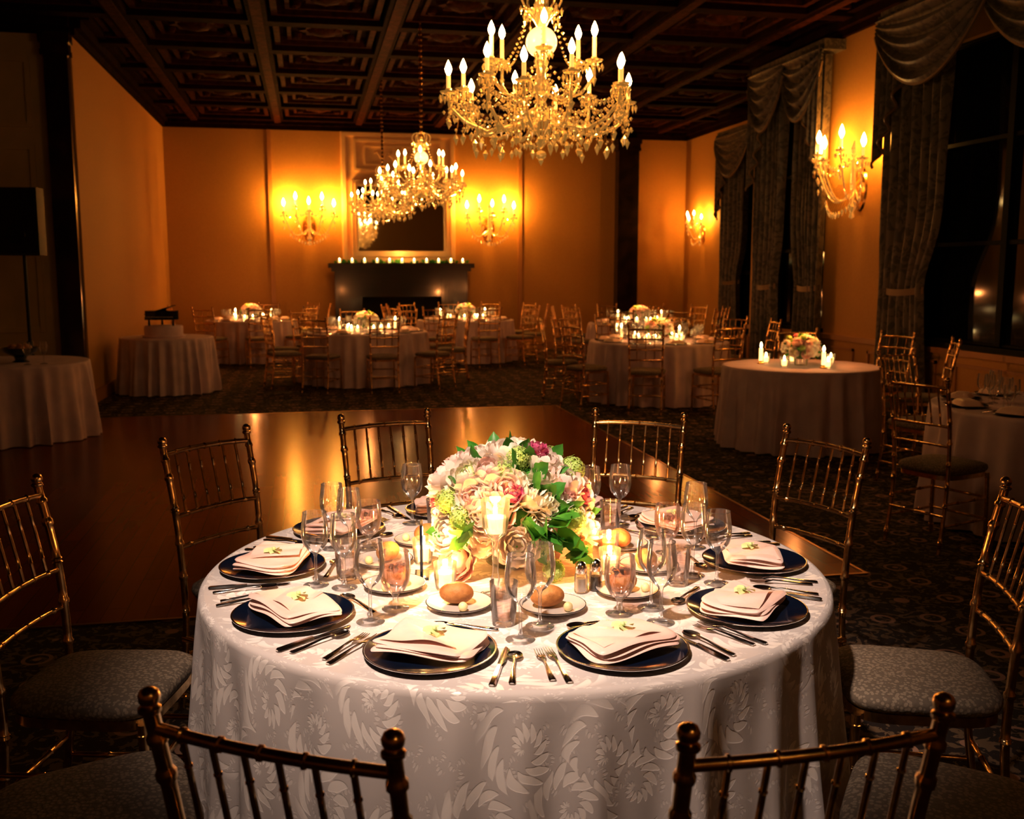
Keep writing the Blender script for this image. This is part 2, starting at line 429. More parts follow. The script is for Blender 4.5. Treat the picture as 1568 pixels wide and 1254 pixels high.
mb = MB(); mb.box(-3.2, 2.92, 4.76, 11.7, 0, .004, 0)
for q in ((-3.22, 2.94, 4.74, 4.76), (-3.22, 2.94, 11.7, 11.72), (2.92, 2.94, 4.76, 11.7), (-3.22, -3.2, 4.76, 11.7)):
    mb.box(q[0], q[1], q[2], q[3], 0, .006, 1)
mb.obj('dance_floor', [M_parq, M_brassrim])

def frame(mb, x0, x1, z0, z1, w, d, mt=0, y=B_BACK):
    mb.box(x0, x1, y-d, y, z0, z0+w, mt); mb.box(x0, x1, y-d, y, z1-w, z1, mt)
    mb.box(x0, x0+w, y-d, y, z0+w, z1-w, mt); mb.box(x1-w, x1, y-d, y, z0+w, z1-w, mt)
mb = MB()
for x in (-.67, 4.34):
    mb.box(x-.04, x+.04, B_BACK-.035, B_BACK, .16, 4.36)
mb.obj('trim_3', [M_trim])
mb = MB()
mb.box(.70, 2.98, B_BACK-.06, B_BACK, 1.8, 4.36, 0)
frame(mb, .72, 2.96, 1.8, 4.34, .07, .10)
frame(mb, .95, 2.73, 3.60, 4.22, .05, .10)
frame(mb, 1.15, 2.53, 3.72, 4.10, .03, .09)
mb.lathe([(.18, 0), (.15, .03), (.05, .04), (0, .05)], 16, 0, Matrix.Translation((1.84, B_BACK-.06, 3.91)) @ Matrix.Rotation(pi/2, 4, 'X'), wob=lambda a, z: 1+.2*cos(6*a))
for sx in (-1, 1):
    mb.tube([(1.84+sx*(.15+.04*k), B_BACK-.07, 3.91+.07*sin(k*1.1)) for k in range(9)], .02, 6, 0)
mb.obj('trim_5', [M_cream])
mb = MB()
frame(mb, .90, 2.86, 1.92, 3.42, .10, .13, 0, B_BACK-.06)
frame(mb, .97, 2.79, 1.99, 3.35, .04, .16, 0, B_BACK-.06)
mb.box(1.0, 2.76, B_BACK-.10, B_BACK-.06, 2.02, 3.32, 1)
mb.obj('wall_mirror', [M_cream, M_mirror])
mb = MB()
yb = B_BACK-.03
mb.box(.52, 1.05, yb-.45, yb, 0, 1.5); mb.box(2.63, 3.16, yb-.45, yb, 0, 1.5)
mb.box(1.05, 2.63, yb-.42, yb, 1.12, 1.5)
mb.box(.52, 3.16, yb-.47, yb, 1.5, 1.62); mb.box(.46, 3.22, yb-.52, yb, 1.62, 1.69); mb.box(.40, 3.28, yb-.58, yb, 1.69, 1.78)
for x in (.60, 2.71):
    mb.box(x, x+.37, yb-.48, yb-.45, .25, 1.35); mb.box(x-.04, x+.41, yb-.50, yb-.45, 0, .2)
    mb.box(x+.06, x+.31, yb-.50, yb-.48, .35, 1.25)
for z in (1.22, 1.34): mb.box(1.1, 2.58, yb-.45, yb-.42, z, z+.05)
mb.box(1.05, 2.63, yb-.08, yb, 0, 1.12, 1)
mb.box(1.05, 2.63, yb-.42, yb-.08, 0, .04, 1)
for k in range(3):
    mb.tube([(1.4+.1*k, yb-.3+.06*k, .1+.07*k), (2.2-.05*k, yb-.22, .1+.07*k)], .05, 8, 0)
mb.obj('fireplace_mantel', [M_dkmarble, M_soot])
def pilaster(name, x, y, w, d):
    mb = MB()
    mb.box(x-w/2-.03, x+w/2+.03, y-d-.03, y-.002, 0, .35); mb.box(x-w/2, x+w/2, y-d, y-.002, .35, 4.1)
    mb.box(x-w/2-.03, x+w/2+.03, y-d-.03, y-.002, 4.1, 4.16); mb.box(x-w/2-.04, x+w/2+.04, y-d-.05, y-.002, 4.24, 4.355)
    mb.box(x-w/2-.02, x+w/2+.02, y-d-.02, y-.002, 4.16, 4.24)
    return mb.obj(name, [M_dkmarble])
pilaster('marble_pilaster', 6.60, B_BACK, .44, .25)
pilaster('dark_corner_column', A_L-.15, B_RET, .26, .14)
mb = MB()
for (x0, x1) in ((-4.5, -3.1), (-6.3, -4.8)):
    frame(mb, x0, x1, 3.3, 4.1, .06, .03, 0, B_RET); frame(mb, x0, x1, .9, 3.1, .06, .03, 0, B_RET); frame(mb, x0, x1, .25, .75, .05, .03, 0, B_RET)
mb.obj('trim_4', [M_ret])

# ------------------------------------------------------------------ curtains
def curtain_set(name, A, b0, b1, ztop, pw=.75, proj=.16, seed=0, gat=.5, ns=2):
    rnd = random.Random(seed)
    mb = MB()
    for side in (0, 1):
        bo = b0 if side == 0 else b1; dr = 1 if side == 0 else -1
        ph = rnd.random()*6
        def fn(u, v):
            z = ztop-.1-(ztop-.12)*v
            zt = 1.45
            g = exp(-((z-zt)/.45)**2)*gat
            if z < zt: g = max(g, gat*exp(-((z-zt)/1.6)**2))
            w = pw*(1-g)
            y = bo+dr*(u*w+.12*g)
            x = A-proj-.07*(1-g*.6)*cos(u*13*pi+ph+.4*sin(z*2)) - .02*sin(u*7)
            return (x, y, z)
        mb.grid(fn, 90, 40, 0)
        wt = pw*(1-gat)
        mb.grid(lambda u, v: (A-proj-.10*cos((u-.5)*2.6)+.02, bo+dr*(u*(wt+.04)-.02+.12*gat), 1.40+.07*v-.03*sin(pi*u)), 12, 3, 1)
        def jb(u, v):
            L = .55+1.0*(1-u)
            return (A-proj-.13-.045*cos(u*9*pi+ph), bo+dr*(u*.50-.04), ztop-v*L)
        mb.grid(jb, 50, 14, 0)
        mb.tube([jb(k/40, 1) for k in range(41)], .016, 5, 1)
    span = b1-b0
    for k in range(ns):
        c0 = b0+span*k/ns-.06; c1 = b0+span*(k+1)/ns+.06
        def sw(u, v, c0=c0, c1=c1, k=k):
            sg = sin(pi*u)**.8
            z = ztop-.04-v*(.16+.62*sg)
            x = A-proj-.14-.03*k-.05*sg*(1-v*.3)-.045*sin(v*9*pi)*(.3+.7*sg)
            return (x, c0+(c1-c0)*u, z)
        mb.grid(sw, 36, 40, 0)
        mb.tube([sw(q/36, 1) for q in range(37)], .018, 5, 1)
    mb.box(A-proj-.12, A, b0-.06, b1+.06, ztop-.06, ztop+.06, 0)
    mb.obj(name, [M_drape, M_fringe])
curtain_set('swagged_curtains', A_RN, 6.6, 9.95, 4.28, 1.05, seed=1, gat=.3)
curtain_set('swagged_curtains', A_RN, 11.25, 13.1, 4.28, .76, seed=2, gat=.22)
curtain_set('swagged_curtains', A_RF, 15.3, 18.15, 4.15, 1.1, seed=3, gat=.25)

# ------------------------------------------------------------------ chiavari chairs
def bamboo(mb, pts, r, nodes, n=8, mt=0, M=None, seg=26):
    P = [Vector(p) for p in pts]
    out = []; L = len(P)
    for k in range(seg+1):
        t = k/seg*(L-1); i = min(int(t), L-2); f = t-i
        p0 = P[max(i-1, 0)]; p1 = P[i]; p2 = P[i+1]; p3 = P[min(i+2, L-1)]
        out.append(.5*((2*p1)+(p2-p0)*f+(2*p0-5*p1+4*p2-p3)*f*f+(3*p1-p0-3*p2+p3)*f**3))
    res = []
    for k, p in enumerate(out): res.append((k/seg, p, r))
    for nd in nodes:
        for dt, rr in ((-.010, 1.0), (-.005, 1.32), (.005, 1.32), (.010, 1.0)):
            q = min(max(nd+dt, .001), .999); tt = q*seg; ii = min(int(tt), seg-1); ff = tt-ii
            res.append((q, out[ii].lerp(out[ii+1], ff), r*rr))
    res.sort(key=lambda e: e[0])
    mb.tube([e[1] for e in res], [e[2] for e in res], n, mt, M)
def chair_mesh(name, style=0, gold=M_gold):
    mb = MB()
    def yat(z): return -.195-.02*((z-.47)/.28) if z < .75 else -.215-.052*(z-.75)/.26
    for sx in (-1, 1):
        bamboo(mb, [(sx*.186, -.245, 0), (sx*.182, -.205, .25), (sx*.184, -.195, .47), (sx*.191, -.215, .75), (sx*.196, -.267, 1.005)], .0122, (.08, .28, .42, .55, .66, .77, .87, .93), 10)
        T = Matrix.Translation((sx*.196, -.267, .995))
        mb.lathe([(.0125, 0), (.017, .004), (.017, .010), (.012, .014), (.0155, .02), (.0165, .028), (.013, .036), (.006, .040), (0, .041)], 12, 0, T)
        bamboo(mb, [(sx*.185, .195, 0), (sx*.185, .19, .22), (sx*.18, .185, .44)], .0135, (.15, .4, .65, .9), 10)
        for z in (.16, .29):
            bamboo(mb, [(sx*.187, -.21, z), (sx*.185, .19, z)], .0085, (.33, .66), 8, seg=4)
    def rail(z, r, bow, y0):
        bamboo(mb, [(-.194, y0, z), (-.10, y0-bow*.75, z+.004), (0, y0-bow, z+.005), (.10, y0-bow*.75, z+.004), (.194, y0, z)], r, (.16, .33, .5, .67, .84), 8)
    if style == 0:
        rail(.970, .0095, .022, yat(.97)); rail(.745, .0085, .015, yat(.745)); rail(.63, .0085, .012, yat(.63))
        for k in range(6):
            x = -.138+.276*k/5
            q = 1-(x/.2)**2
            bamboo(mb, [(x, yat(.97)-.022*q, .97), (x, yat(.86)-.018*q, .86), (x, yat(.745)-.015*q, .745)], .0052, (.25, .75), 7, seg=8)
    else:
        for z in (.97, .86, .74, .62): rail(z, .0105, .018, yat(z))
        for k in range(3):
            x = -.10+.10*k
            bamboo(mb, [(x, yat(.97)-.016, .97), (x, yat(.62)-.012, .62)], .006, (.3, .66), 7, seg=5)
    for y, z in ((.19, .16), (.19, .29), (-.215, .22)):
        bamboo(mb, [(-.185, y, z), (.185, y, z)], .0085, (.33, .66), 8, seg=4)
    def outline(k, y0=-.20, y1=.205, w0=.183, w1=.205):
        ol = []
        for i in range(40):
            a = 2*pi*i/40
            cx = abs(cos(a))**.45*(1 if cos(a) >= 0 else -1); cy = abs(sin(a))**.45*(1 if sin(a) >= 0 else -1)
            w = w0+(w1-w0)*(cy+1)/2
            ol.append((cx*w*k, (y0+y1)/2+cy*(y1-y0)/2*k))
        return ol
    mb.prism(outline(1.0), .425, .452, 0)
    rings = [(.97, .452), (1.03, .462), (1.05, .475), (1.03, .490), (.96, .500), (.8, .507), (.5, .512), (.2, .514), (.001, .514)]
    vs = []; fs = []
    for (k, z) in rings: vs += [(x, y, z) for x, y in outline(k)]
    for j in range(len(rings)-1):
        for i in range(40):
            fs.append((j*40+i, j*40+(i+1) % 40, (j+1)*40+(i+1) % 40, (j+1)*40+i))
    mb.add(vs, fs, 1)
    return mb.mesh(name, [gold, M_seat], 50)
ME_chair = chair_mesh('dining_chair', 0, M_gold)
ME_chair2 = chair_mesh('dining_chair_ladder', 1, M_gold)
def ring_pos(cx, cy, r, al):
    return W(cx+r*sin(al), cy-r*cos(al)), al-TH

# ------------------------------------------------------------------ tables
def table_mesh(name, R, clothmat, seed, n=200, H=.75, amp=.03, zb=.012, flare=.04, kf=24, p=.7):
    rnd = random.Random(seed); mb = MB()
    ph = [rnd.random()*6 for _ in range(8)]
    def g(a):
        aw = a+.07*sin(3*a+ph[0])+.05*sin(7*a+ph[1])
        m = .65+.35*sin(5*a+ph[2])*cos(2*a+ph[3])
        s = 1-2*abs(sin(aw*kf/2+ph[4]))**1.25
        return s*m+.25*cos(kf*1.6//1*a+ph[5])+.25*cos(4*a+ph[6])
    NR = 10
    mb.grid(lambda u, v: (R*.985*(1-v)*cos(2*pi*u), R*.985*(1-v)*sin(2*pi*u), H), n, NR, 0,
            uvf=lambda u, v: (R*(1-v)*cos(2*pi*u), R*(1-v)*sin(2*pi*u)))
    NS = 24
    def side(u, v):
        a = 2*pi*u
        if v < .12:
            q = v/.12*pi/2; return ((R*.985+.018*sin(q))*cos(a), (R*.985+.018*sin(q))*sin(a), H-.018*(1-cos(q)))
        t = (v-.12)/.88
        r = R*.985+.018+flare*t+amp*(t**p)*g(a)
        r += .006*sin(7*t+3*g(a))*t
        return (r*cos(a), r*sin(a), H-.018-(H-.018-zb)*t)
    mb.grid(lambda u, v: side(u, v), n, NS, 0, uvf=lambda u, v: (2*pi*u*R, R+v*H+.3))
    mb.lathe([(.30, 0), (.28, .03), (.06, .06), (.05, H-.06), (.25, H-.03), (R*.95, H-.028), (R*.95, H-.006)], 32, 1)
    return mb.mesh(name, [clothmat, M_darkwood], 75)
TC = (0.01, 2.905); R_T = .91
tx, ty = W(*TC)
main_table = place(table_mesh('banquet_table', R_T, M_cloth, 11, n=480, amp=.050, flare=.045, kf=26, p=.75), 'banquet_table', (tx, ty, 0), radians(90)-TH)
T_Z = .751

# ------------------------------------------------------------------ tableware meshes
def wine_mesh():
    mb = MB()
    mb.lathe([(0, 0), (.034, .001), (.036, .003), (.02, .006), (.006, .012), (.004, .03), (.004, .085), (.007, .094), (.02, .104), (.033, .122), (.0385, .145), (.038, .17), (.034, .20), (.0325, .212)], 32, 0)
    mb.lathe([(.0332, .2112), (.0332, .2128), (.0318, .2128), (.0318, .2112), (.0332, .2112)], 32, 0)
    return mb.mesh('wine_glass', [M_glass], 60)
def goblet_mesh():
    mb = MB()
    mb.lathe([(0, 0), (.034, .001), (.036, .004), (.02, .008), (.008, .014), (.007, .035), (.012, .045), (.026, .055), (.037, .078), (.041, .105), (.040, .135), (.037, .158)], 32, 0)
    mb.lathe([(0, .05), (.024, .0565), (.0355, .078), (.0395, .105), (.039, .125), (0, .125)], 24, 1)
    for k in range(5):
        a = k*1.3; mb.box(-.009, .009, -.009, .009, -.009, .009, 1, Matrix.Translation((.016*cos(a), .016*sin(a), .115)) @ Matrix.Rotation(k, 4, 'X') @ Matrix.Rotation(k*2, 4, 'Z'))
    return mb.mesh('water_goblet', [M_glass, M_water], 60)
def tumbler_mesh():
    mb = MB()
    mb.lathe([(0, .002), (.028, .002), (.029, .0), (.031, .02), (.036, .11), (.035, .11), (.030, .02), (.026, .012), (0, .012)], 28, 0)
    mb.lathe([(0, .014), (.0285, .016), (.033, .085), (0, .085)], 24, 1)
    return mb.mesh('water_tumbler', [M_glass, M_water], 50)
def plate_mesh(R=.155, body=0, rim=1):
    mb = MB(); k = R/.155
    mb.lathe([(0, .0), (.09*k, 0), (.095*k, .002), (.125*k, .006), (.150*k, .012), (.155*k, .0145)], 56, 0)
    mb.lathe([(.155*k, .0145), (.1555*k, .0160), (.1535*k, .0166), (.1510*k, .0162)], 56, 1)
    mb.lathe([(.1510*k, .0162), (.125*k, .0095), (.098*k, .005), (.09*k, .0045), (0, .0045)], 56, 0)
    return mb
def napkin_mesh(seed):
    rnd = random.Random(seed); mb = MB()
    def slab(w, h, z0, th, ox, oy, rot, ph, sk=0):
        T = Matrix.Translation((ox, oy, z0)) @ Matrix.Rotation(rot, 4, 'Z')
        def wob(x, y): return .0040*sin(18*x+ph)+.0035*sin(24*y+2*ph)+.003*sin(30*(x+y)+ph*3)
        def surf(u, v, sgn):
            x = (u-.5)*w; y = (v-.5)*h
            e = min(min(u, 1-u)*w, min(v, 1-v)*h)/.012; e = min(e, 1); e = sqrt(max(0, 1-(1-e)**2))
            cr = 1-.06*(abs(2*u-1)**4)*(abs(2*v-1)**4)*2
            bx = (1+.05*sin(5*v+ph))*cr; by = (1+.05*sin(4*u+ph))*cr
            return (x*bx+sk*y, y*by, th*(.5+sgn*.5*e)+wob(x, y)*min(1, z0*60))
        mb.grid(lambda u, v: surf(u, v, 1), 30, 24, 0, T); mb.grid(lambda u, v: surf(1-u, v, -1), 30, 24, 0, T)
    slab(.240, .180, .0180, .009, 0, 0, rnd.uniform(-.03, .03), seed, .05)
    slab(.236, .176, .0262, .009, .002, .001, rnd.uniform(-.04, .04), seed+.3, -.02)
    slab(.230, .170, .0344, .010, -.003, -.002, rnd.uniform(-.05, .05), seed+.6, .05)
    T = Matrix.Translation((-.0, 0, .045))
    pts = lambda u, v: ((-.10+.18*u*(1-v*.45)), (-.070+.13*v+.02*u), .0015+.008*sin(pi*u)*(1-v)+.003*sin(9*u+4*v+seed))
    mb.grid(pts, 20, 14, 0, T)
    C = Vector((.005, .005, .055))
    for k in range(6):
        a = 2*pi*k/6+seed; L = .024+.006*(k % 2)
        def pt(u, v, a=a, L=L):
            s = v; w = .011*sin(pi*(.1+.8*s)); t = (u-.5)*2*w
            x = s*L; return (C.x+x*cos(a)-t*sin(a), C.y+x*sin(a)+t*cos(a), C.z+.012*s-.012*s*s+.004*cos(u*pi))
        mb.grid(pt, 3, 5, 1)
    mb.sphere(C+Vector((0, 0, .006)), .006, 8, 5, 1)
    return mb.mesh('folded_napkin', [M_napkin, M_palegreen], 60)
def strip(mb, secs, mt=0, M=None):
    vs = []; fs = []
    for (x, y, z, w, th) in secs:
        vs += [(x-w/2, y, z), (x-w*.3, y, z+th), (x+w*.3, y, z+th), (x+w/2, y, z), (x, y, z-th*.3)]
    n = 5
    for j in range(len(secs)-1):
        for i in range(n):
            fs.append((j*n+i, (j+1)*n+i, (j+1)*n+(i+1) % n, j*n+(i+1) % n))
    fs.append((0, 1, 2, 3, 4)); e = (len(secs)-1)*n; fs.append((e+4, e+3, e+2, e+1, e))
    mb.add(vs, fs, mt, M)
def fork_mesh(L=.20):
    mb = MB(); k = L/.20
    strip(mb, [(0, -.10*k, .003, .012, .002), (0, -.095*k, .003, .017, .003), (0, -.06*k, .004, .013, .003), (0, -.01*k, .008, .006, .003), (0, .025*k, .010, .007, .003), (0, .038*k, .008, .018, .002), (0, .052*k, .006, .023, .002)])
    for i in range(4):
        x = -.0087+.0058*i
        strip(mb, [(x, .050*k, .006, .004, .002), (x, .075*k, .0045, .0032, .002), (x, .098*k, .007, .0018, .001)])
    return mb.mesh('dinner_fork', [M_silver], 40)
def knife_mesh():
    mb = MB()
    strip(mb, [(0, -.11, .003, .011, .003), (0, -.105, .003, .017, .005), (0, -.05, .003, .015, .006), (0, -.005, .003, .012, .006)])
    strip(mb, [(0, -.006, .003, .012, .003), (.001, .02, .003, .018, .002), (.001, .08, .003, .019, .002), (.0, .10, .003, .015, .002), (-.004, .113, .003, .004, .001)])
    return mb.mesh('dinner_knife', [M_silver], 40)
def spoon_mesh(L=.18):
    mb = MB(); k = L/.18
    strip(mb, [(0, -.09*k, .003, .010, .002), (0, -.085*k, .003, .016, .003), (0, -.05*k, .004, .012, .003), (0, .0, .008, .006, .003), (0, .04*k, .008, .007, .003)])
    def bw(u, v):
        s = v; y = .034*k+.052*k*s; w = .019*sqrt(max(0, 1-(2*s-1)**2))*(1.05-.15*s); x = (u-.5)*2*w
        return (x, y, .0085-.006*(1-(2*u-1)**2)*sqrt(max(0, 1-(2*s-1)**2)))
    mb.grid(bw, 8, 12, 0); mb.grid(lambda u, v: (bw(1-u, v)[0], bw(1-u, v)[1], bw(1-u, v)[2]-.0012), 8, 12, 0)
    return mb.mesh('table_spoon', [M_silver], 60)
def votive_mesh(wax=M_wax):
    mb = MB()
    mb.lathe([(0, .001), (.024, .001), (.027, .006), (.031, .04), (.033, .078), (.0315, .078), (.029, .04), (.025, .010), (0, .009)], 24, 0)
    mb.lathe([(0, .011), (.0235, .012), (.027, .05), (0, .051)], 20, 1)
    mb.lathe([(0, .052), (.005, .056), (.0078, .064), (.005, .076), (0, .088)], 10, 2)
    return mb.mesh('votive_candle', [M_glass, wax, M_flame], 50)
def tallvot_mesh():
    mb = MB()
    mb.lathe([(0, .0), (.045, .001), (.046, .005), (.015, .012), (.009, .03), (.013, .05), (.008, .07), (.010, .15), (.016, .165), (.030, .175), (.035, .20), (.040, .27), (.0385, .27), (.033, .20), (.028, .180), (0, .176)], 28, 0)
    mb.lathe([(0, .177), (.027, .181), (.030, .222), (0, .223)], 20, 1)
    mb.lathe([(0, .224), (.004, .228), (.0062, .235), (.004, .245), (0, .256)], 10, 2)
    return mb.mesh('stemmed_candle_holder', [M_glass, M_wax, M_flame], 50)
def shaker_mesh(nm):
    mb = MB()
    mb.lathe([(0, 0), (.017, 0), (.019, .004), (.018, .045), (.015, .058)], 16, 0)
    mb.lathe([(0, .003), (.015, .004), (.014, .040), (0, .042)], 14, 1)
    mb.lathe([(.0155, .056), (.0165, .058), (.0165, .070), (.013, .082), (.006, .088), (0, .089)], 18, 2)
    return mb.mesh(nm, [M_glass, mat(nm+'_contents', (.75, .72, .68) if 'salt' in nm else (.05, .04, .03), .9), M_silver], 40)
ME_wine = wine_mesh(); ME_gob = goblet_mesh(); ME_tum = tumbler_mesh()
ME_plate = plate_mesh().mesh('charger_plate', [M_black, M_silver], 50)
ME_bread = plate_mesh(.088).mesh('bread_plate', [M_china, M_black], 50)
ME_nap = [napkin_mesh(k) for k in range(1, 5)]
ME_fork = fork_mesh(); ME_sfork = fork_mesh(.175); ME_knife = knife_mesh(); ME_spoon = spoon_mesh()
ME_vot = votive_mesh(); ME_voto = votive_mesh(M_waxo); ME_tall = tallvot_mesh()
mb = MB(); mb.sphere((0, 0, .030), .032, 20, 12, 0, sc3=(1.45, 1, .9)); ME_roll = mb.mesh('bread_roll', [M_bread], 60)
mb = MB(); mb.sphere((0, 0, .012), .0125, 14, 10, 0); ME_butter = mb.mesh('butter_ball', [M_butter], 60)

def put(me, name, M4, x, y, z=0, rz=0):
    T = M4 @ Matrix.Translation((x, y, z)) @ Matrix.Rotation(rz, 4, 'Z')
    o = bpy.data.objects.new(name, me); sc.collection.objects.link(o); o.matrix_world = T
    return o
rs = random.Random(5)
ANG = [radians(2+18+36*k) for k in range(10)]
for k, al in enumerate(ANG):
    r0 = .725
    (px, py), rz = ring_pos(TC[0], TC[1], r0, al)
    M4 = Matrix.Translation((px, py, T_Z)) @ Matrix.Rotation(rz, 4, 'Z')
    put(ME_plate, 'charger_plate', M4, 0, 0)
    put(ME_nap[k % 4], 'folded_napkin', M4, rs.uniform(-.008, .008), rs.uniform(-.002, .010), 0, rs.uniform(-.28, .28))
    put(ME_fork, 'dinner_fork', M4, -.176, -.03, 0, rs.uniform(-.10, .02)-.14)
    put(ME_sfork, 'salad_fork', M4, -.203, -.02, 0, rs.uniform(-.06, .02)-.18)
    put(ME_knife, 'dinner_knife', M4, .178, -.03, 0, rs.uniform(.0, .1)+.1)
    put(ME_spoon, 'table_spoon', M4, .210, -.03, 0, rs.uniform(.0, .08)+.2)
    put(ME_spoon, 'dessert_spoon', M4, .02, .178, 0, pi/2+rs.uniform(-.1, .1))
    def polar(r, d):
        (qx, qy), rq = ring_pos(TC[0], TC[1], r, al+radians(d)); return Matrix.Translation((qx, qy, T_Z)) @ Matrix.Rotation(rq, 4, 'Z')
    put(ME_wine, 'wine_glass', polar(.605+rs.uniform(-.012, .012), 16+rs.uniform(-1, 1)), 0, 0)
    put(ME_gob if k % 2 == 0 else ME_tum, 'water_goblet' if k % 2 == 0 else 'water_tumbler', polar(.50+rs.uniform(-.01, .01), 12.5+rs.uniform(-1, 1)), 0, 0)
    if k % 3 != 2: put(ME_wine, 'wine_glass', polar(.525, 22.5), 0, 0)
    Bp = polar(.400, -6)
    put(ME_bread, 'bread_plate', Bp, 0, 0)
    put(ME_roll, 'bread_roll', Bp, -.012, .01, .004, rs.uniform(-.6, .6))
    put(ME_butter, 'butter_ball', Bp, .030, -.040, .0052)
for (mx_, my_, al) in ((-.340, 1.30, -20), (.425, 1.30, 14), (-1.14, 1.88, -62), (1.18, 1.88, 64), (-1.42, 2.70, -93), (1.41, 2.66, 80),
                       (-1.155, 3.71, -124), (1.183, 3.71, 120), (-.545, 4.23, -152), (.55, 4.26, 159)):
    a = radians(al); X = mx_-sin(a)*.267; Y = my_+cos(a)*.267
    x, y = W(X, Y)
    place(ME_chair, 'dining_chair', (x, y, .004 if y > 4.6 else 0), a-TH)
def table_item(me, name, X, Y, rz=0, lamp=0, lz=.10, col=(1, .44, .12)):
    x, y = W(X, Y)
    o = place(me, name, (x, y, T_Z), rz)
    if lamp: light(name+'_flame', 'POINT', (x, y, T_Z+lz), lamp, col, .015, o)
    return o
table_item(ME_vot, 'votive_candle', -.186, 2.68, lamp=3.2)
table_item(ME_vot, 'votive_candle', -.27, 2.93, lamp=3.2)
table_item(ME_vot, 'votive_candle', .285, 2.82, lamp=3.2)
table_item(ME_voto, 'amber_votive_candle', .30, 3.0, lamp=2.6, col=(1, .3, .06))
table_item(ME_vot, 'votive_candle', .02, 3.20, lamp=3)
table_item(ME_tall, 'stemmed_candle_holder', -.045, 2.62, lamp=2, lz=.265)
table_item(shaker_mesh('salt_shaker'), 'salt_shaker', .190, 2.655)
table_item(shaker_mesh('pepper_shaker'), 'pepper_shaker', .232, 2.675)
mb = MB()
mb.box(-.04, .04, -.02, .02, 0, .008, 0); mb.box(-.035, .035, -.004, .004, .008, .16, 0)
x, y = W(-.262, 2.80); mb.obj('table_number_stand', [M_black], (x, y, T_Z), radians(94)-TH)

# ------------------------------------------------------------------ flowers
def petals(mb, T, Rp, psi1, n, wid, mt, off, rnd, flare=0, ns=5, ntt=4):
    for k in range(n):
        az = off+2*pi*k/n+rnd.uniform(-.15, .15); ph = rnd.random()*6; rk = Rp*rnd.uniform(.92, 1.08); p1 = psi1*rnd.uniform(.93, 1.06)
        def fn(u, v):
            s = v; t = 2*u-1
            psi = .15+(p1-.15)*s*(1-.16*t*t*s)
            w = wid*sin(pi*(.14+.66*s))
            az2 = az+t*w/max(sin(psi), .45)
            rr = rk*(1+flare*s*s+.05*s*sin(5*t+ph)+.03*t*t)
            return (rr*sin(psi)*cos(az2), rr*sin(psi)*sin(az2), -rr*cos(psi)+Rp*.3)
        mb.grid(fn, ntt, ns, mt, T)
def axisM(c, d):
    d = Vector(d).normalized(); return Matrix.Translation(c) @ d.to_track_quat('Z', 'Y').to_matrix().to_4x4()
def peony(mb, c, d, R, mt, rnd, mt2=None):
    T = axisM(c, d); mt2 = mt if mt2 is None else mt2
    petals(mb, T, R*.34, 2.7, 5, .8, mt2, rnd.random()*6, rnd)
    petals(mb, T, R*.50, 2.35, 6, .75, mt2, rnd.random()*6, rnd)
    petals(mb, T, R*.68, 2.05, 7, .68, mt, rnd.random()*6, rnd)
    petals(mb, T, R*.86, 1.75, 8, .60, mt, rnd.random()*6, rnd, .08)
    petals(mb, T, R*.98, 1.42, 8, .58, mt, rnd.random()*6, rnd, .18)
def pompom(mb, c, R, mt, rnd, n=90):
    for k in range(n):
        z = 1-2*(k+.5)/n; a = k*2.39996; r = sqrt(1-z*z); d = Vector((r*cos(a), r*sin(a), z))
        T = axisM(Vector(c)+d*R*rnd.uniform(.86, 1.05), d) @ Matrix.Rotation(rnd.random()*6, 4, 'Z'); s = R*.22
        for q in range(4):
            b = q*pi/2
            pt = [(0, 0, 0), (s*cos(b-.5)*.8, s*sin(b-.5)*.8, s*.25), (s*cos(b)*1.1, s*sin(b)*1.1, s*.1), (s*cos(b+.5)*.8, s*sin(b+.5)*.8, s*.25)]
            mb.add(pt, [(0, 1, 2, 3)], mt, T)
    mb.sphere(c, R*.82, 10, 6, mt)
def leaf(mb, c, d, L, wd, mt, rnd, lobes=0):
    T = axisM(c, d) @ Matrix.Rotation(rnd.random()*6, 4, 'Z')
    def fn(u, v):
        s = v; t = 2*u-1
        w = wd*(sin(pi*s**.8))*(1+(lobes*.35*abs(sin(3.2*pi*s))))
        return (t*w, .25*L*s*s+abs(t)*w*.25, L*s)
    mb.grid(fn, 4, 10, mt, T)
